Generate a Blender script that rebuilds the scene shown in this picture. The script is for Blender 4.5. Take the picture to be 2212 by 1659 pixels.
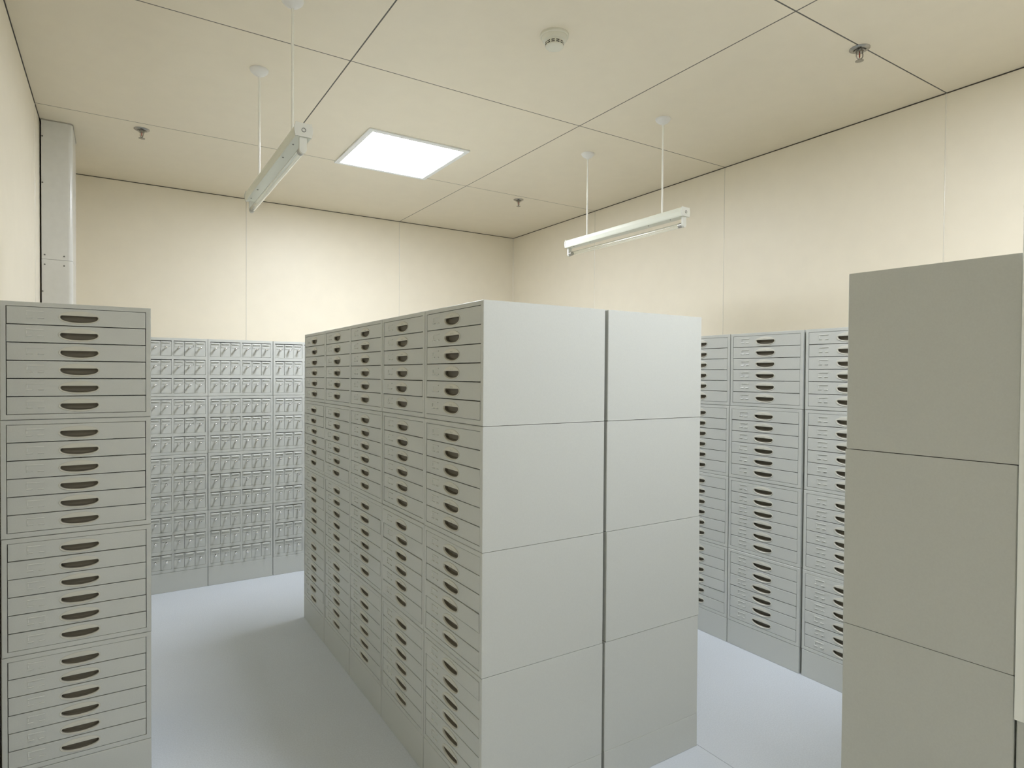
import bpy, bmesh, math, random
from mathutils import Matrix, Vector

for o in list(bpy.data.objects):
    bpy.data.objects.remove(o, do_unlink=True)
SC = bpy.context.scene
COL = SC.collection
random.seed(7)
PI = math.pi

# ------------------------------------------------------------------ camera
F_PX, YAW, PITCH, ROLL = 1337.53, math.radians(32.645), math.radians(-0.852), math.radians(0.395)
CAM = Vector((-0.9729, -1.6831, 1.4982))
fw = Vector((math.sin(YAW) * math.cos(PITCH), math.cos(YAW) * math.cos(PITCH), math.sin(PITCH)))
rt = Vector((math.cos(YAW), -math.sin(YAW), 0))
up = rt.cross(fw)
r2 = rt * math.cos(ROLL) + up * math.sin(ROLL)
u2 = -rt * math.sin(ROLL) + up * math.cos(ROLL)
cd = bpy.data.cameras.new('camera')
cd.sensor_width = 36.0
cd.lens = F_PX / 2212 * 36.0
cd.clip_start = 0.02
cam = bpy.data.objects.new('camera', cd)
COL.objects.link(cam)
cam.matrix_world = Matrix(((r2.x, u2.x, -fw.x, CAM.x), (r2.y, u2.y, -fw.y, CAM.y), (r2.z, u2.z, -fw.z, CAM.z), (0, 0, 0, 1)))
SC.camera = cam

# ------------------------------------------------------------------ world and exposure
wd = bpy.data.worlds.new('world')
SC.world = wd
wd.use_nodes = True
wd.node_tree.nodes['Background'].inputs[0].default_value = (0.02, 0.02, 0.02, 1)
wd.node_tree.nodes['Background'].inputs[1].default_value = 0.2
SC.view_settings.view_transform = 'Standard'
SC.view_settings.look = 'None'
SC.view_settings.exposure = 0.0
SC.view_settings.gamma = 1.0
SC.view_settings.use_curve_mapping = False
SC.cycles.max_bounces = 14
SC.cycles.diffuse_bounces = 8
SC.cycles.glossy_bounces = 6
SC.cycles.transmission_bounces = 10
SC.cycles.transparent_max_bounces = 12
SC.cycles.use_denoising = True
SC.cycles.sample_clamp_indirect = 6.0
LED_STRENGTH = 45.5
LED_COLOR = (0.945, 0.985, 1.06)

# ------------------------------------------------------------------ materials
MATS = {}
def mat(name, color, rough=0.5, metal=0.0, spec=0.5, noise=0.0, nscale=40.0, bump=0.0, bscale=300.0, bdist=0.001,
        trans=0.0, ior=1.45, emit=None, strength=0.0, coat=0.0, tint=None, tscale=3.0, tamt=0.0):
    m = bpy.data.materials.new(name)
    m.use_nodes = True
    nt = m.node_tree
    b = nt.nodes['Principled BSDF']
    b.inputs['Base Color'].default_value = (*color, 1)
    b.inputs['Roughness'].default_value = rough
    b.inputs['Metallic'].default_value = metal
    b.inputs['Specular IOR Level'].default_value = spec
    b.inputs['IOR'].default_value = ior
    b.inputs['Transmission Weight'].default_value = trans
    b.inputs['Coat Weight'].default_value = coat
    if emit:
        b.inputs['Emission Color'].default_value = (*emit, 1)
        b.inputs['Emission Strength'].default_value = strength
    tc = None
    if noise or bump or tamt:
        tc = nt.nodes.new('ShaderNodeTexCoord')
    last = None
    if noise:
        n = nt.nodes.new('ShaderNodeTexNoise')
        n.inputs['Scale'].default_value = nscale
        n.inputs['Detail'].default_value = 3
        nt.links.new(tc.outputs['Object'], n.inputs['Vector'])
        mr = nt.nodes.new('ShaderNodeMapRange')
        mr.inputs['From Min'].default_value = 0.3
        mr.inputs['From Max'].default_value = 0.7
        mr.inputs['To Min'].default_value = 1 - noise
        mr.inputs['To Max'].default_value = 1 + noise
        nt.links.new(n.outputs['Fac'], mr.inputs['Value'])
        mx = nt.nodes.new('ShaderNodeVectorMath')
        mx.operation = 'SCALE'
        mx.inputs[0].default_value = color
        nt.links.new(mr.outputs['Result'], mx.inputs['Scale'])
        last = mx.outputs['Vector']
    if tamt:
        n = nt.nodes.new('ShaderNodeTexNoise')
        n.inputs['Scale'].default_value = tscale
        n.inputs['Detail'].default_value = 2
        nt.links.new(tc.outputs['Object'], n.inputs['Vector'])
        mr = nt.nodes.new('ShaderNodeMapRange')
        mr.inputs['From Min'].default_value = 0.35
        mr.inputs['From Max'].default_value = 0.65
        mr.inputs['To Min'].default_value = 0
        mr.inputs['To Max'].default_value = tamt
        nt.links.new(n.outputs['Fac'], mr.inputs['Value'])
        mc = nt.nodes.new('ShaderNodeMix')
        mc.data_type = 'RGBA'
        nt.links.new(mr.outputs['Result'], mc.inputs['Factor'])
        if last:
            nt.links.new(last, mc.inputs[6])
        else:
            mc.inputs[6].default_value = (*color, 1)
        mc.inputs[7].default_value = (*tint, 1)
        last = mc.outputs[2]
    if last:
        nt.links.new(last, b.inputs['Base Color'])
    if bump:
        n = nt.nodes.new('ShaderNodeTexNoise')
        n.inputs['Scale'].default_value = bscale
        n.inputs['Detail'].default_value = 2
        nt.links.new(tc.outputs['Object'], n.inputs['Vector'])
        bp = nt.nodes.new('ShaderNodeBump')
        bp.inputs['Strength'].default_value = bump
        bp.inputs['Distance'].default_value = bdist
        nt.links.new(n.outputs['Fac'], bp.inputs['Height'])
        nt.links.new(bp.outputs['Normal'], b.inputs['Normal'])
    MATS[name] = m
    return m

mat('wall_panel_paint', (0.825, 0.772, 0.650), rough=0.42, spec=0.40, noise=0.012, nscale=9, bump=0.05, bscale=160)
mat('ceiling_paint', (0.77, 0.705, 0.575), rough=0.45, spec=0.4, noise=0.012, nscale=9, bump=0.05, bscale=160)
mat('ceiling_sealant', (0.12, 0.113, 0.10), rough=0.7)
mat('wall_sealant', (0.76, 0.73, 0.64), rough=0.16, spec=0.8)
mat('collar_sealant', (0.38, 0.36, 0.32), rough=0.6)
mat('handle_recess_shade', (0.135, 0.120, 0.090), rough=0.5)  # handle plastic painted dark: the shade inside the cup is put into the colour
mat('wall_joint_sealant', (0.12, 0.105, 0.085), rough=0.7)  # dark sealant backing that shows in the wall panel joints
mat('vinyl_floor', (0.63, 0.675, 0.735), rough=0.42, spec=0.45, noise=0.07, nscale=170, bump=0.06, bscale=400,
    tint=(0.59, 0.63, 0.69), tscale=1.7, tamt=0.5)
mat('vinyl_weld', (0.34, 0.36, 0.38), rough=0.5)
mat('cabinet_paint', (0.540, 0.556, 0.528), rough=0.40, spec=0.45, noise=0.02, nscale=260, bump=0.10, bscale=700, bdist=0.0006)
mat('handle_plastic', (0.575, 0.57, 0.505), rough=0.35, spec=0.5)
mat('chrome', (0.86, 0.86, 0.86), rough=0.16, metal=1.0)
mat('label_metal', (0.70, 0.71, 0.68), rough=0.25, spec=0.7)
mat('duct_metal', (0.67, 0.67, 0.64), rough=0.22, spec=0.6, noise=0.02, nscale=30)
mat('screw_metal', (0.16, 0.16, 0.15), rough=0.5, metal=0.6)
mat('led_frame', (0.82, 0.84, 0.84), rough=0.35)
mat('led_diffuser', (0.9, 0.9, 0.9), rough=0.5, emit=LED_COLOR, strength=LED_STRENGTH)
mat('lamp_enamel', (0.70, 0.72, 0.63), rough=0.30, spec=0.55)
mat('lamp_holder', (0.74, 0.75, 0.70), rough=0.25)
mat('lamp_glass', (0.97, 0.99, 0.98), rough=0.03, trans=1.0, ior=1.42)
mat('lamp_cap', (0.40, 0.39, 0.36), rough=0.3, metal=0.9)
mat('dark_slot', (0.03, 0.028, 0.024), rough=0.7)
mat('rod_paint', (0.88, 0.88, 0.83), rough=0.35)
mat('canopy_paint', (0.80, 0.80, 0.79), rough=0.4)
mat('detector_plastic', (0.72, 0.71, 0.61), rough=0.4)
mat('sprinkler_chrome', (0.36, 0.35, 0.33), rough=0.22, metal=1.0)
mat('bulb_red', (0.28, 0.05, 0.03), rough=0.15, spec=0.6)
mat('white_board', (0.89, 0.92, 0.89), rough=0.4)
mat('door_paint', (0.62, 0.62, 0.58), rough=0.4)

# ------------------------------------------------------------------ mesh helpers
def bx(bm, x0, x1, y0, y1, z0, z1, bev=0.0, seg=1):
    vs = [bm.verts.new(p) for p in ((x0, y0, z0), (x1, y0, z0), (x1, y1, z0), (x0, y1, z0),
                                    (x0, y0, z1), (x1, y0, z1), (x1, y1, z1), (x0, y1, z1))]
    fs = [bm.faces.new([vs[i] for i in f]) for f in ((3, 2, 1, 0), (4, 5, 6, 7), (0, 1, 5, 4), (1, 2, 6, 5), (2, 3, 7, 6), (3, 0, 4, 7))]
    if bev:
        es = list({e for f in fs for e in f.edges})
        bmesh.ops.bevel(bm, geom=es, offset=bev, segments=seg, profile=0.5, affect='EDGES')

def lathe(bm, prof, cx=0, cy=0, cz=0, n=24, axis='z', cap0=True, cap1=True):
    """prof: list of (radius, height)"""
    rings = []
    for r, h in prof:
        ring = []
        for k in range(n):
            a = 2 * PI * k / n
            p = (r * math.cos(a), r * math.sin(a), h)
            if axis == 'y':
                p = (p[0], p[2], p[1])
            elif axis == 'x':
                p = (p[2], p[0], p[1])
            ring.append(bm.verts.new((cx + p[0], cy + p[1], cz + p[2])))
        rings.append(ring)
    for a, b in zip(rings, rings[1:]):
        for k in range(n):
            bm.faces.new((a[k], a[(k + 1) % n], b[(k + 1) % n], b[k]))
    if cap0:
        bm.faces.new(rings[0])
    if cap1:
        bm.faces.new(rings[-1])

def prism(bm, pts, axis, a0, a1):
    """extrude polygon pts (2-D) along axis from a0 to a1"""
    def P(p, a):
        if axis == 'y':
            return (p[0], a, p[1])
        if axis == 'x':
            return (a, p[0], p[1])
        return (p[0], p[1], a)
    A = [bm.verts.new(P(p, a0)) for p in pts]
    B = [bm.verts.new(P(p, a1)) for p in pts]
    n = len(pts)
    for k in range(n):
        bm.faces.new((A[k], A[(k + 1) % n], B[(k + 1) % n], B[k]))
    bm.faces.new(A)
    bm.faces.new(B)

def tube(bm, path, r, n=8):
    rings = []
    for i, p in enumerate(path):
        p = Vector(p)
        q0 = Vector(path[max(i - 1, 0)])
        q1 = Vector(path[min(i + 1, len(path) - 1)])
        t = (q1 - q0).normalized()
        a = t.orthogonal().normalized() if i == 0 else (prev - t * prev.dot(t)).normalized()
        prev = a
        b = t.cross(a)
        rings.append([bm.verts.new(p + (a * math.cos(2 * PI * k / n) + b * math.sin(2 * PI * k / n)) * r) for k in range(n)])
    for a, b in zip(rings, rings[1:]):
        for k in range(n):
            bm.faces.new((a[k], a[(k + 1) % n], b[(k + 1) % n], b[k]))
    bm.faces.new(rings[0])
    bm.faces.new(rings[-1])

def mesh(name, bm, material, smooth=False, normals=True):
    if normals:
        bmesh.ops.recalc_face_normals(bm, faces=bm.faces)
    me = bpy.data.meshes.new(name)
    bm.to_mesh(me)
    bm.free()
    me.materials.append(MATS[material])
    if smooth:
        for p in me.polygons:
            p.use_smooth = True
        try:
            me.set_sharp_from_angle(angle=math.radians(40))
        except Exception:
            pass
    return me

def link(name, data, parent=None, loc=(0, 0, 0), rotz=0.0):
    o = bpy.data.objects.new(name, data)
    COL.objects.link(o)
    o.parent = parent
    o.location = loc
    if rotz:
        o.rotation_euler = (0, 0, rotz)
    return o

def part(name, bm, material, parent, smooth=False, loc=(0, 0, 0)):
    return link(name, mesh(name, bm, material, smooth), parent, loc)

def thing(name, label, cat, loc=(0, 0, 0), rotz=0.0, group=None):
    o = link(name, None, None, loc, rotz)
    o.empty_display_size = 0.1
    o['label'] = label
    o['category'] = cat
    if group:
        o['group'] = group
    return o

def struct(name, bm, material, label=None):
    o = part(name, bm, material, None)
    o['kind'] = 'structure'
    if label:
        o['label'] = label
    return o

def newbm():
    return bmesh.new()

# ------------------------------------------------------------------ the room
LX, RX, BY, FY, CH = -1.3211, 2.4343, 3.6281, -2.925, 2.8841
XE = [LX, -0.0917, 1.2038, RX]
YE = [BY, 2.3567, 1.0366, -0.2635, -1.571, FY]
GAP = 0.0030

# floor: a screed with vinyl sheets, welded joints recessed
bm = newbm(); bx(bm, LX - 0.1, RX + 0.1, FY - 0.1, BY + 0.1, -0.1, -0.0015)
floor = struct('floor', bm, 'vinyl_weld', 'pale blue grey speckled vinyl floor')
fx = [LX - 0.05, -0.985, 1.0155, RX + 0.05]
for a, b in zip(fx, fx[1:]):
    bm = newbm(); bx(bm, a + 0.0012, b - 0.0012, FY - 0.05, BY + 0.05, -0.003, 0.0)
    part('vinyl_sheet', bm, 'vinyl_floor', floor)

# ceiling: panels with recessed joints
bm = newbm(); bx(bm, LX - 0.1, RX + 0.1, FY - 0.1, BY + 0.1, CH + 0.0007, CH + 0.12)
ceiling = struct('ceiling', bm, 'ceiling_sealant', 'beige panelled ceiling with thin dark joints')
for i in range(3):
    for a, b in zip(YE, YE[1:]):
        bm = newbm()
        bx(bm, XE[i] + GAP, XE[i + 1] - GAP, b + GAP, a - GAP, CH, CH + 0.02, 0.0005)
        part('ceiling_panel', bm, 'ceiling_paint', ceiling)

def wall(name, axis, pos, side, edges, label):
    """axis 'y': wall in an X-Z plane at y=pos; side +1 when the room lies on the smaller side"""
    bm = newbm()
    lo, hi = min(edges) - 0.1, max(edges) + 0.1
    t0, t1 = (pos + 0.003 * side, pos + 0.12 * side)
    t0, t1 = min(t0, t1), max(t0, t1)
    if axis == 'y':
        bx(bm, lo, hi, t0, t1, -0.05, CH + 0.1)
    else:
        bx(bm, t0, t1, lo, hi, -0.05, CH + 0.1)
    w = struct(name, bm, 'wall_joint_sealant', label)
    ed = sorted(edges)
    for k, (a, b) in enumerate(zip(ed, ed[1:])):
        bm = newbm()
        p0, p1 = min(pos, pos + 0.02 * side), max(pos, pos + 0.02 * side)
        g0 = 0.0 if k == 0 else 0.0018
        g1 = 0.0 if k == len(ed) - 2 else 0.0018
        if axis == 'y':
            bx(bm, a + g0, b - g1, p0, p1, 0.0, CH - 0.0045, 0.0012)
        else:
            bx(bm, p0, p1, a + g0, b - g1, 0.0, CH - 0.0045, 0.0012)
        part('wall_panel', bm, 'wall_panel_paint', w)
    for e in ed[1:-1]:
        bm = newbm()
        if axis == 'y':
            lathe(bm, [(0.0030, 0.0), (0.0030, CH - 0.004)], e, pos + 0.0008 * side, 0, n=12)
        else:
            lathe(bm, [(0.0030, 0.0), (0.0030, CH - 0.004)], pos + 0.0008 * side, e, 0, n=12)
        part('sealant_bead', bm, 'wall_sealant', w, smooth=True)
    return w

wall_back = wall('wall_back', 'y', BY, 1, XE, 'cream panelled wall behind the small drawer cabinets')
wall_right = wall('wall_right', 'x', RX, 1, YE, 'cream panelled wall at the right')
wall_left = wall('wall_left', 'x', LX, -1, YE, 'cream panelled wall at the left edge')
wall_front = wall('wall_front', 'y', FY, -1, XE, 'cream panelled wall opposite the small drawer cabinets')
# corner sealant beads
for cx_, cy_ in ((RX, BY), (LX, BY)):
    bm = newbm()
    lathe(bm, [(0.0045, 0.0), (0.0045, CH - 0.004)], cx_ - 0.0005 * (1 if cx_ > 0 else -1), cy_ - 0.0005, 0, n=12)
    part('sealant_bead', bm, 'wall_sealant', wall_back, smooth=True)

# a door in the wall opposite the cabinets
bm = newbm(); bx(bm, -0.95, -0.05, FY - 0.002, FY + 0.03, 0.004, 2.08, 0.003)
door = struct('door_1', bm, 'door_paint', 'plain grey door in the wall opposite the cabinets')
for (a, b, c, d) in ((-1.01, -0.955, 0.0, 2.14), (-0.045, 0.01, 0.0, 2.14), (-0.955, -0.045, 2.085, 2.14)):
    bm = newbm(); bx(bm, a, b, FY - 0.002, FY + 0.045, c, d, 0.003)
    part('door_frame', bm, 'led_frame', door)
bm = newbm()
lathe(bm, [(0.024, FY + 0.028), (0.024, FY + 0.036), (0.009, FY + 0.038), (0.009, FY + 0.075)], -0.12, 0, 1.02, n=18, axis='y')
bx(bm, -0.235, -0.11, FY + 0.062, FY + 0.078, 1.011, 1.029, 0.004)
part('door_handle', bm, 'chrome', door, True)

# ------------------------------------------------------------------ ceiling light panels
def led_panel(cx_, cy_, label):
    t = thing('ceiling_light_panel', label, 'ceiling light', (cx_, cy_, CH), 0, 'square light panels in the ceiling')
    w, h, fr = 0.322, 0.336, 0.031
    bm = newbm()
    bx(bm, -w, w, -h, -h + fr, -0.010, 0.0, 0.002)
    bx(bm, -w, w, h - fr, h, -0.010, 0.0, 0.002)
    bx(bm, -w, -w + fr, -h + fr, h - fr, -0.010, 0.0, 0.002)
    bx(bm, w - fr, w, -h + fr, h - fr, -0.010, 0.0, 0.002)
    part('frame', bm, 'led_frame', t)
    bm = newbm()
    bx(bm, -w + fr, w - fr, -h + fr, h - fr, -0.0065, -0.0005)
    part('diffuser', bm, 'led_diffuser', t)
led_panel(0.556, 2.040, 'bright white square light panel flush with the ceiling above the central cabinets')
led_panel(0.880, -1.270, 'second bright square ceiling light panel, over the nearer end of the room')

# ------------------------------------------------------------------ cabinets: shared meshes
U, BASE = 0.4, 0.1352
UH = U - 0.0016          # one stacked unit, a hair lower than its pitch
HALF_PITCH = 0.0610

def body_mesh(name, w, h, d, xholes, zholes, c=0.0018):
    """steel carcass: front at y=0 facing -Y, closed behind, one opening for every x-range times z-range"""
    bm = newbm()
    V = {}
    def v(x, y, z):
        k = (round(x, 6), round(y, 6), round(z, 6))
        if k not in V:
            V[k] = bm.verts.new(k)
        return V[k]
    def quad(*p):
        vs = [v(*q) for q in p]
        if len(set(vs)) == 4:
            bm.faces.new(vs)
    x0, x1 = -w / 2, w / 2
    def loop(ins, y):
        return [(x0 + ins, y, ins), (x1 - ins, y, ins), (x1 - ins, y, h - ins), (x0 + ins, y, h - ins)]
    L = [loop(c, 0), loop(0, c), loop(0, d - c), loop(c, d)]
    for A, B in zip(L, L[1:]):
        for k in range(4):
            quad(A[k], A[(k + 1) % 4], B[(k + 1) % 4], B[k])
    quad(*L[-1])
    xs = sorted({x0 + c, x1 - c} | {q for a in xholes for q in a})
    zs = sorted({c, h - c} | {q for a in zholes for q in a})
    di = d - 0.02
    for xa, xb in zip(xs, xs[1:]):
        for za, zb in zip(zs, zs[1:]):
            hole = any(a - 1e-6 <= xa and xb <= b + 1e-6 for a, b in xholes) and any(a - 1e-6 <= za and zb <= b + 1e-6 for a, b in zholes)
            if not hole:
                quad((xa, 0, za), (xb, 0, za), (xb, 0, zb), (xa, 0, zb))
            else:
                P = [(xa, 0, za), (xb, 0, za), (xb, 0, zb), (xa, 0, zb)]
                Q = [(p[0], di, p[2]) for p in P]
                for k in range(4):
                    quad(P[k], P[(k + 1) % 4], Q[(k + 1) % 4], Q[k])
                quad(*Q)
    return mesh(name, bm, 'cabinet_paint')

def ellipse(a, b, n=32):
    return [(a * math.cos(2 * PI * k / n), b * math.sin(2 * PI * k / n)) for k in range(n)]

HZ = -0.001       # handle centre above the drawer's centre line
def slide_drawer_mesh(name, w, h, t=0.02, b=0.0008):
    """drawer front with an oval cut-out; front at y=0"""
    bm = newbm()
    N = 32
    inner = [(x, z + HZ) for x, z in ellipse(0.0565, 0.0205, N)]
    def rect(hw, hh):
        out = []
        cor = [math.atan2(hh, hw)]
        for k in range(N):
            a = 2 * PI * k / N
            ca, sa = math.cos(a), math.sin(a)
            s = min(hw / abs(ca) if abs(ca) > 1e-9 else 1e9, hh / abs(sa) if abs(sa) > 1e-9 else 1e9)
            out.append([ca * s, sa * s])
        for sx in (1, -1):
            for sz in (1, -1):
                k = min(range(N), key=lambda q: abs(out[q][0] - sx * hw) / hw + abs(out[q][1] - sz * hh) / hh)
                out[k] = [sx * hw, sz * hh]
        return out
    A = [bm.verts.new((p[0], t, p[1])) for p in inner]
    B = [bm.verts.new((p[0], 0, p[1])) for p in inner]
    Cc = [bm.verts.new((p[0], 0, p[1])) for p in rect(w / 2 - b, h / 2 - b)]
    D = [bm.verts.new((p[0], b, p[1])) for p in rect(w / 2, h / 2)]
    E_ = [bm.verts.new((p[0], t, p[1])) for p in rect(w / 2, h / 2)]
    for R, S in ((A, B), (B, Cc), (Cc, D), (D, E_), (E_, A)):
        for k in range(N):
            bm.faces.new((R[k], R[(k + 1) % N], S[(k + 1) % N], S[k]))
    bmesh.ops.remove_doubles(bm, verts=bm.verts, dist=1e-6)
    return mesh(name, bm, 'cabinet_paint')

def handle_mesh(name):
    """oval pull: raised rim, flat upper brow, sloping lower lip, closed cup with its shade painted in"""
    bm = newbm()
    N = 32
    zt = 0.0062
    outer = ellipse(0.0600, 0.0228, N)
    rim = ellipse(0.0586, 0.0214, N)
    op = []
    for k in range(N):
        a = 2 * PI * k / N
        x, z = 0.0556 * math.cos(a), 0.0196 * math.sin(a)
        if z > zt:
            z = zt
        op.append((x, z))
    O0 = [bm.verts.new((x, 0.0, z + HZ)) for x, z in outer]
    O1 = [bm.verts.new((x, -0.0016, z + HZ)) for x, z in outer]
    R1 = [bm.verts.new((x, -0.0024, z + HZ)) for x, z in rim]
    P1 = [bm.verts.new((x, -0.0015, z + HZ)) for x, z in op]
    lip, cup, back = [], [], []
    for (x, z) in op:
        s = max(0.0, 1 - (x / 0.0556) ** 2)
        if z < 0.0:
            lip.append((x * 0.975, 0.0035, z + 0.0026 * s))
            cup.append((x * 0.95, 0.0130, z + 0.0070 * s))
        else:
            lip.append((x * 0.975, 0.0035, z))
            cup.append((x * 0.95, 0.0130, z * 0.9 + 0.0004))
    L1 = [bm.verts.new((x, y, z + HZ)) for x, y, z in lip]
    C1 = [bm.verts.new((x, y, z + HZ)) for x, y, z in cup]
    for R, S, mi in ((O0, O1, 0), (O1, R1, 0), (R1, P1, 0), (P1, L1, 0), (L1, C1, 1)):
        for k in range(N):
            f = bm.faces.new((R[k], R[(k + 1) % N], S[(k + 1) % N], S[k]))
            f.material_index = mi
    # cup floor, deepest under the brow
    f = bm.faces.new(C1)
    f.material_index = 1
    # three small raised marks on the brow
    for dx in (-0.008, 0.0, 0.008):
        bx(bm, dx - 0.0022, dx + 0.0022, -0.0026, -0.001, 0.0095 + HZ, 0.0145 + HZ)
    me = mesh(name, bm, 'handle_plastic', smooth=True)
    me.materials.append(MATS['handle_recess_shade'])
    return me

def label_holder_mesh(name):
    """stamped card clip: long top tab, two upturned lower tabs, a side tick"""
    bm = newbm()
    bx(bm, -0.024, 0.024, -0.0030, 0.0, 0.0105, 0.0128)
    bx(bm, -0.0235, -0.0212, -0.0022, 0.0, -0.004, 0.0065)
    for s in (-1, 1):
        c = 0.0155 * s
        pts = [(0.0, -0.0128), (-0.0042, -0.0100), (-0.0036, -0.0085), (0.0, -0.0090)]
        prism(bm, pts, 'x', c - 0.0085, c + 0.0085)
    return mesh(name, bm, 'label_metal')

def block_drawer_mesh(name, w, h):
    bm = newbm()
    bx(bm, -w / 2, w / 2, 0, 0.022, -h / 2, h / 2, 0.0009)
    return mesh(name, bm, 'cabinet_paint')

def block_label_mesh(name):
    """card holder on a small drawer: rolled top lip and a shallow frame under it"""
    bm = newbm()
    prism(bm, [(0.0, 0.0450), (-0.0050, 0.0430), (-0.0072, 0.0395), (-0.0060, 0.0375), (-0.0030, 0.0380), (0.0, 0.0385)], 'x', -0.0235, 0.0235)
    bx(bm, -0.027, 0.027, -0.0026, 0.0, 0.0150, 0.0174)
    bx(bm, -0.027, -0.0246, -0.0026, 0.0, 0.0174, 0.0300)
    bx(bm, 0.0246, 0.027, -0.0026, 0.0, 0.0174, 0.0300)
    return mesh(name, bm, 'cabinet_paint')

def knob_mesh(name):
    bm = newbm()
    prof = [(0.0072, 0.0), (0.0066, -0.0025), (0.0052, -0.0040), (0.0048, -0.020), (0.0058, -0.0235), (0.0080, -0.027),
            (0.0086, -0.0305), (0.0076, -0.034), (0.0044, -0.0362)]
    lathe(bm, prof, 0, 0, 0.006, n=14, axis='y')
    return mesh(name, bm, 'chrome', smooth=True)

COLW = 0.4379
SW = COLW - 0.0045
OPX = SW / 2 - 0.0152
OPZ0, OPZ1 = 0.0172, 0.0172 + 6 * HALF_PITCH
M_BODY = body_mesh('slide_body', SW, UH, 0.5025, [(-OPX, OPX)], [(OPZ0, OPZ1)])
M_BODY_B = body_mesh('slide_body_b', SW, UH, 0.4935, [(-OPX, OPX)], [(OPZ0, OPZ1)])
M_BODY_SHALLOW = body_mesh('slide_body_shallow', SW, UH, 0.3175, [(-OPX, OPX)], [(OPZ0, OPZ1)])
M_DRAWER = slide_drawer_mesh('slide_drawer', 2 * OPX - 0.0040, HALF_PITCH - 0.0028)
M_HANDLE = handle_mesh('oval_handle')
M_LABEL = label_holder_mesh('label_holder')
BW = 0.4341 - 0.0028
bxh = [(-BW / 2 + 0.0140, -0.0058), (0.0058, BW / 2 - 0.0140)]
bzh = [(0.0205, 0.1245), (0.1480, 0.2520), (0.2755, 0.3795)]
M_BBODY = body_mesh('block_body', BW, UH, 0.505, bxh, bzh)
BDW, BDH = (bxh[0][1] - bxh[0][0]) / 3, 0.104
M_BDRAWER = block_drawer_mesh('block_drawer', BDW - 0.0016, BDH - 0.0054)
M_BLABEL = block_label_mesh('block_label')
M_KNOB = knob_mesh('knob')

def plinth_mesh(name, w, d):
    bm = newbm()
    bx(bm, -w / 2, w / 2, 0.0, d, 0.0, BASE - 0.0012, 0.0016)
    return mesh(name, bm, 'cabinet_paint')
M_PL = plinth_mesh('plinth', SW, 0.5025)
M_PLR = plinth_mesh('plinth_b', SW, 0.4935)
M_PLB = plinth_mesh('plinth_block', BW, 0.505)
M_PLS = plinth_mesh('plinth_shallow', SW, 0.3175)

LEVEL = ['topmost', 'second from top', 'third from top', 'lowest']

def place(px, py, rotz, off):
    """offset in the cabinet's own frame"""
    c, s = math.cos(rotz), math.sin(rotz)
    return (px + c * off[0] - s * off[1], py + s * off[0] + c * off[1])

def slide_unit(px, py, level, rotz, label, group, shallow=False, body=None):
    jx, jy = random.uniform(-0.0012, 0.0012), random.uniform(-0.0016, 0.0016)
    X, Y = place(px, py, rotz, (jx, jy))
    z = BASE + (3 - level) * U
    t = thing('drawer_cabinet', label, 'cabinet', (X, Y, z), rotz, group)
    link('body', body or (M_BODY_SHALLOW if shallow else M_BODY), t)
    for k in range(6):
        zc = OPZ0 + HALF_PITCH * (k + 0.5)
        out = random.choice((0.0012, 0.0010, 0.0008, 0.0006, 0.0006, -0.0014))
        d = link('drawer', M_DRAWER, t, (random.uniform(-0.0006, 0.0006), out, zc))
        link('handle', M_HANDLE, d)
        link('label_holder', M_LABEL, d, (-0.1235, 0.0, 0.003))
    return t

def block_unit(px, py, level, rotz, label, group):
    jx, jy = random.uniform(-0.0008, 0.0008), random.uniform(-0.0012, 0.0012)
    X, Y = place(px, py, rotz, (jx, jy))
    z = BASE + (3 - level) * U
    t = thing('small_drawer_cabinet', label, 'cabinet', (X, Y, z), rotz, group)
    link('body', M_BBODY, t)
    for (z0, z1) in bzh:
        for (xa, xb) in bxh:
            for k in range(3):
                out = random.choice((0.0016, 0.0014, 0.0012, 0.0012, 0.0010, 0.0040))
                d = link('drawer', M_BDRAWER, t, (xa + BDW * (k + 0.5), out, (z0 + z1) / 2 - 0.0020))
                link('label_holder', M_BLABEL, d)
                link('knob', M_KNOB, d)
    return t

def plinth(px, py, rotz, label, me, group):
    o = link('cabinet_plinth', me, None, (px, py, 0), rotz)
    o['label'] = label
    o['category'] = 'plinth'
    o['group'] = group
    return o

# central block, left face (drawers face -X): five stacks going back
ORD = ['nearest stack', 'second stack back', 'third stack back', 'fourth stack back', 'farthest stack']
for c in range(5):
    yc = COLW * (c + 0.5)
    for l in range(4):
        slide_unit(0.0, yc, l, -PI / 2, f"grey six-drawer cabinet, {LEVEL[l]}, {ORD[c]} along the central block's left face",
                   'six-drawer cabinets of the central block')
    plinth(0.0, yc, -PI / 2, f"grey plinth under the {ORD[c]} of the central block's left face", M_PL, 'plinths under the central block')
# central block, right half (drawers face +X); its nearest stack shows its plain end
for c in range(5):
    yc = COLW * (c + 0.5)
    for l in range(4):
        if c == 0:
            lab = f"pale cabinet with plain side, {LEVEL[l]}, right-hand stack of central block's end"
        else:
            lab = f"grey six-drawer cabinet, {LEVEL[l]}, {ORD[c]} along the central block's right face"
        slide_unit(1.0085, yc, l, PI / 2, lab, 'six-drawer cabinets of the central block', body=M_BODY_B)
    plinth(1.0085, yc, PI / 2, f"grey plinth under the {ORD[c]} of the central block's right face", M_PLR, 'plinths under the central block')

# single stack at the left wall (drawers face the camera side, -Y)
for l in range(4):
    slide_unit(-1.0790, 0.9661, l, 0.0, f'grey six-drawer cabinet, {LEVEL[l]} in the stack against the left wall', 'six-drawer cabinets at the left wall')
plinth(-1.0790, 0.9661, 0.0, 'grey plinth under the stack against the left wall', M_PL, 'plinth at the left wall')

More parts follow.
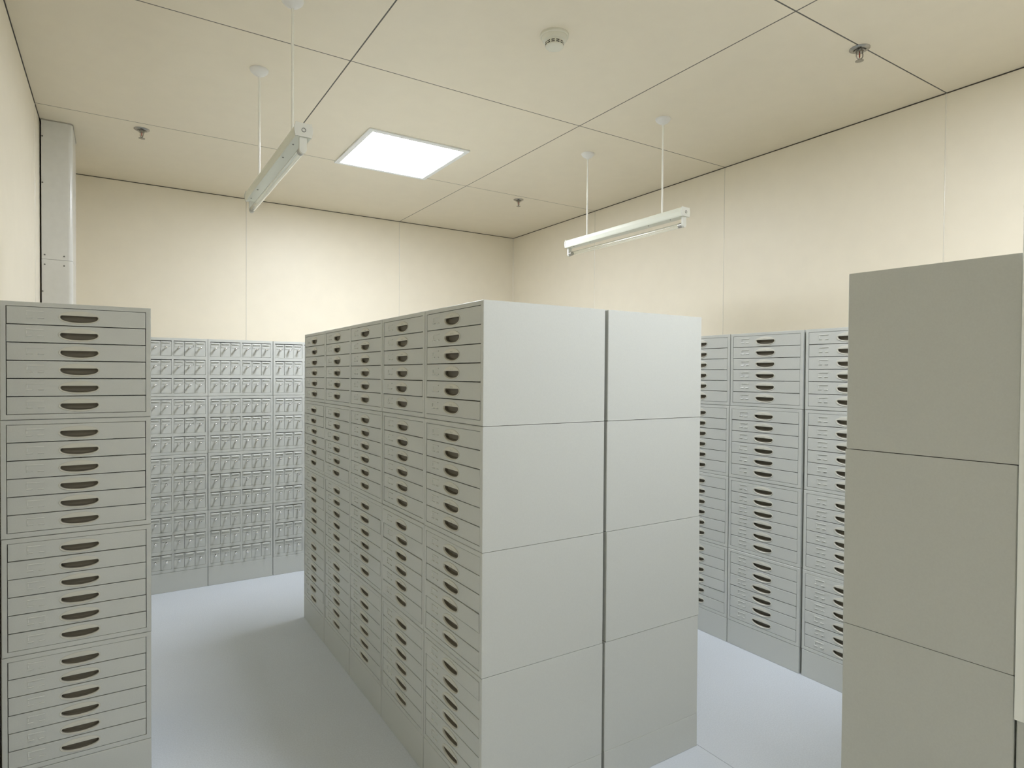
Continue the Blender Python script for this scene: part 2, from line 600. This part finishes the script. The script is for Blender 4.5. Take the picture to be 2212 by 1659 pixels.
# back wall: stacks of cabinets with small knobbed drawers
BN = ['stack in the left back corner', 'left stack seen at back wall', 'middle stack seen at back wall', 'right stack seen at back wall', 'stack behind central block']
for c in range(5):
    xc = -0.4282 + 0.4341 * (c - 1.5)
    for l in range(4):
        block_unit(xc, 3.1081, l, 0.0, f'grey cabinet of small knobbed drawers, {LEVEL[l]}, {BN[c]}', 'small-drawer cabinets along the back wall')
    plinth(xc, 3.1081, 0.0, f'grey plinth under small-drawer cabinets, {BN[c]}', M_PLB, 'plinths along the back wall')

# right wall: stacks facing -X
RN = [('stack hidden farthest along right wall', 0.5804 + COLW * 1.5), ('left stack seen at right wall', 0.5804 + COLW * 0.5), ('middle stack seen at right wall', 0.5804 - COLW * 0.5),
      ('right stack seen at right wall', 0.1316 - COLW * 0.5), ('stack behind the tall side panel at right wall', 0.1316 - COLW * 1.5)]
for n_, yc in RN:
    for l in range(4):
        slide_unit(1.9265, yc, l, -PI / 2, f'grey six-drawer cabinet, {LEVEL[l]}, {n_}', 'six-drawer cabinets along the right wall')
    plinth(1.9265, yc, -PI / 2, f'grey plinth under six-drawer cabinets, {n_}', M_PL, 'plinths along the right wall')

# near right: end of a double row whose shallow sides face the camera, turned a few degrees
TA = math.atan2(0.0213, 0.3181)
ex = Vector((math.cos(TA), math.sin(TA)))         # along the row
ey = Vector((-math.sin(TA), math.cos(TA)))        # away from the camera
P0 = Vector((0.4361, -0.9021))
for s, nm in ((1, 'far stack'), (-1, 'near stack')):
    for c in range(2):
        if s > 0:
            q = P0 + ex * (COLW * (c + 0.5))
            rz = TA + PI
        else:
            q = P0 - ey * (2 * 0.3175 + 0.004) + ex * (COLW * (c + 0.5) + 0.004)
            rz = TA
        for l in range(4):
            if c == 0:
                lab = f'grey cabinet with plain side, {LEVEL[l]}, {nm} at the right edge'
            else:
                lab = f'grey six-drawer cabinet, {LEVEL[l]}, behind the {nm} at the right edge'
            slide_unit(q.x, q.y, l, rz, lab, 'shallow cabinets at the right edge', shallow=True)
        plinth(q.x, q.y, rz, f'grey plinth {"under" if c == 0 else "behind"} the {nm} at the right edge', M_PLS, 'plinths at the right edge')
# white board fixed to the side of the near stack
bm = newbm()
bx(bm, -0.0045, 0.0, -0.30, 0.0, 0.8535, 2.06, 0.001)
wb = thing('white_board', 'tall white board fixed to the cabinet side at the right edge', 'board',
           (P0 - ey * 0.3185 + ex * 0.0015).to_3d(), TA)
part('panel', bm, 'white_board', wb)
bm = newbm()
for zz in (0.93, 1.98):
    lathe(bm, [(0.006, -0.0045), (0.006, -0.0060), (0.003, -0.0068)], 0, -0.16, zz, n=12, axis='x')
part('screw', bm, 'chrome', wb, True)

# ------------------------------------------------------------------ riser duct in the left back corner
t = thing('riser_duct', 'grey metal riser duct with rounded corner standing by the left wall', 'duct', (-1.2421, 2.585, 0))
R = 0.022
def duct_profile():
    x0, x1, y0, y1 = -0.0705, 0.0705, 0.0, 0.33
    pts = [(x0, y0)]
    for k in range(9):
        a = -PI / 2 + PI / 2 * k / 8
        pts.append((x1 - R + R * math.cos(a), y0 + R + R * math.sin(a)))
    pts += [(x1, y1), (x0, y1)]
    return pts
bm = newbm(); prism(bm, duct_profile(), 'z', 0.0, 2.1175)
part('lower_section', bm, 'duct_metal', t, True)
bm = newbm(); prism(bm, duct_profile(), 'z', 2.1190, CH - 0.001)
part('upper_section', bm, 'duct_metal', t, True)
for (x, z) in ((-0.057, 2.142), (0.030, 2.141), (-0.057, 2.089), (0.030, 2.088), (-0.0655, 2.79), (-0.0655, 2.537), (-0.0665, 1.941)):
    bm = newbm(); lathe(bm, [(0.0042, 0.001), (0.0042, -0.0015), (0.0020, -0.0025)], x, 0, z, n=10, axis='y')
    part('screw', bm, 'screw_metal', t, True)
bm = newbm()
pp = [(x * 1.05, y) for x, y in duct_profile()]
prism(bm, [(x + (0.003 if x > 0 else 0), y - (0.003 if y < 0.1 else 0)) for x, y in duct_profile()], 'z', CH - 0.006, CH)
part('sealant_collar', bm, 'collar_sealant', t)

# ------------------------------------------------------------------ pendant tube lamps
def pendant(px, label):
    y0, y1 = 0.552, 1.532          # housing ends
    zt, zb = 2.372, 2.325
    t = thing('pendant_tube_lamp', label, 'pendant lamp', (px, 1.03, CH), 0, 'pendant tube lamps')
    def B():
        return newbm()
    oy, oz = 1.03, CH
    for yy in (0.713, 1.345):
        bm = B()
        lathe(bm, [(0.0405, 0.0), (0.0405, -0.004), (0.037, -0.012), (0.026, -0.022), (0.012, -0.028), (0.0075, -0.034)], 0, yy - oy, 0, n=28)
        part('canopy', bm, 'canopy_paint', t, True)
        bm = B()
        lathe(bm, [(0.0048, -0.030), (0.0048, zt - oz)], 0, yy - oy, 0, n=14)
        part('rod', bm, 'rod_paint', t, True)
    zc = (zt + zb) / 2 - oz
    hh = (zt - zb) / 2
    prof = [(-0.022, hh), (-0.0255, hh * 0.8), (-0.030, 0.1 * hh), (-0.0285, -0.75 * hh), (-0.0265, -hh),
            (0.0265, -hh), (0.0285, -0.75 * hh), (0.030, 0.1 * hh), (0.0255, hh * 0.8), (0.022, hh)]
    bm = B()
    prism(bm, [(x, z + zc) for x, z in prof], 'y', y0 - oy, y1 - oy)
    hous = part('housing', bm, 'lamp_enamel', t)
    for yy in (0.64, 0.80, 1.30, 1.46):
        bm = B()
        lathe(bm, [(0.0032, -hh + zc + 0.001), (0.0032, -hh + zc - 0.0018)], -0.014, yy - oy, 0, n=10)
        part('screw', bm, 'screw_metal', hous, True)
    for s, ye in ((-1, y0), (1, y1)):
        bm = B()
        e = [(-0.0265, hh + 0.003), (-0.0225, hh + 0.0005), (0.0225, hh + 0.0005), (0.0265, hh + 0.003), (0.0318, 0.35 * hh), (0.0318, -0.15 * hh), (0.0275, -hh - 0.001), (0.0225, -hh + 0.001),
             (-0.0225, -hh + 0.001), (-0.0275, -hh - 0.001), (-0.0318, -0.15 * hh), (-0.0318, 0.35 * hh)]
        a, b = sorted((ye - oy, ye - oy + s * 0.006))
        prism(bm, [(x, z + zc) for x, z in e], 'y', a, b)
        cap = part('end_cap', bm, 'lamp_holder', t)
        bm = B()
        ring = []
        yy = ye - oy + s * 0.0062
        lathe(bm, [(0.0075, yy - s * 0.001), (0.0075, yy + s * 0.001), (0.0058, yy + s * 0.001), (0.0058, yy - s * 0.001)], 0, 0, zc, n=20, axis='y', cap0=False, cap1=False)
        part('screw', bm, 'screw_metal', cap, True)
        # holder with a round foot
        bm = B()
        pts = [(-0.0125, -hh + 0.004 + zc), (-0.0125, 2.285 - oz)]
        for k in range(1, 12):
            an = PI + PI * k / 12
            pts.append((0.0125 * math.cos(an), 2.285 - oz + 0.0145 * math.sin(an)))
        pts += [(0.0125, 2.285 - oz), (0.0125, -hh + 0.004 + zc)]
        a, b = sorted((ye - oy - s * 0.002, ye - oy - s * 0.014))
        prism(bm, pts, 'y', a, b)
        part('tube_holder', bm, 'lamp_holder', t, True)
        bm = B()
        a, b = ye - oy - s * 0.014, ye - oy - s * 0.040
        lathe(bm, [(0.0128, a), (0.0128, b), (0.011, b - s * 0.001)], 0, 0, 2.285 - oz, n=24, axis='y')
        part('tube_cap', bm, 'lamp_cap', t, True)
    # clear glass tube, hollow
    bm = B()
    a, b = y0 - oy + 0.039, y1 - oy - 0.039
    lathe(bm, [(0.0124, a), (0.0124, b), (0.0113, b), (0.0113, a), (0.0124, a)], 0, 0, 2.285 - oz, n=28, axis='y', cap0=False, cap1=False)
    bmesh.ops.remove_doubles(bm, verts=bm.verts, dist=1e-6)
    part('glass_tube', bm, 'lamp_glass', t, True)
    return t
pendant(-0.4165, 'white pendant lamp with bare tube hanging over the left aisle')
pendant(1.5185, 'white pendant lamp with clear glass tube hanging over the right aisle')

# ------------------------------------------------------------------ smoke detector
t = thing('smoke_detector', 'round white smoke detector on the ceiling', 'smoke detector', (0.538, 0.372, CH))
bm = newbm(); lathe(bm, [(0.058, 0.0), (0.058, -0.008), (0.055, -0.011)], n=40)
part('base_ring', bm, 'detector_plastic', t, True)
bm = newbm(); lathe(bm, [(0.052, -0.010), (0.051, -0.020), (0.046, -0.027), (0.038, -0.029), (0.037, -0.048), (0.033, -0.052), (0.018, -0.054), (0.004, -0.0545)], n=40)
dm = part('housing', bm, 'detector_plastic', t, True)
for k in range(12):
    for zz in (-0.0355, -0.0425):
        a = 2 * PI * k / 12 + 0.26
        bm = newbm()
        n = 6
        va, vb = [], []
        for q in range(n):
            an = a + (q / (n - 1) - 0.5) * 0.36
            va.append((0.0378 * math.cos(an), 0.0378 * math.sin(an)))
            vb.append((0.0360 * math.cos(an), 0.0360 * math.sin(an)))
        prism(bm, va + vb[::-1], 'z', zz - 0.0019, zz + 0.0019)
        part('vent_slot', bm, 'dark_slot', dm)

# ------------------------------------------------------------------ sprinklers
def sprinkler(x, y, rz, label):
    t = thing('fire_sprinkler', label, 'sprinkler', (x, y, CH), rz, 'pendent sprinkler heads')
    bm = newbm()
    lathe(bm, [(0.040, 0.0), (0.040, -0.002), (0.034, -0.006), (0.026, -0.008), (0.022, -0.004)], n=36, cap1=False)
    part('escutcheon', bm, 'sprinkler_chrome', t, True)
    bm = newbm()
    lathe(bm, [(0.021, -0.001), (0.021, -0.011), (0.0155, -0.012), (0.0155, -0.018), (0.010, -0.0185)], n=24)
    part('neck', bm, 'sprinkler_chrome', t, True)
    for s in (-1, 1):
        bm = newbm()
        tube(bm, [(s * 0.012, 0, -0.016), (s * 0.0145, 0, -0.024), (s * 0.0145, 0, -0.033), (s * 0.010, 0, -0.041), (s * 0.003, 0, -0.046)], 0.0022)
        part('frame_arm', bm, 'sprinkler_chrome', t, True)
    bm = newbm()
    lathe(bm, [(0.0012, -0.018), (0.0026, -0.022), (0.0026, -0.036), (0.0012, -0.040)], n=12)
    part('glass_bulb', bm, 'bulb_red', t, True)
    bm = newbm()
    lathe(bm, [(0.005, -0.043), (0.005, -0.049), (0.004, -0.0505)], n=14)
    part('deflector_hub', bm, 'sprinkler_chrome', t, True)
    bm = newbm()
    outl = []
    for k in range(48):
        a = 2 * PI * k / 48
        r = 0.0165 if (k % 4) in (0, 1) else 0.0125
        outl.append((r * math.cos(a), r * math.sin(a)))
    prism(bm, outl, 'z', -0.0525, -0.0507)
    part('deflector', bm, 'sprinkler_chrome', t)
sprinkler(-0.843, 2.455, 2.1, 'metal sprinkler head on ceiling near the left wall duct')
sprinkler(1.718, 2.440, 0.6, 'small metal sprinkler head on ceiling near the back right corner')
sprinkler(1.674, -0.252, -0.5, 'metal sprinkler head on a ceiling joint at the upper right')
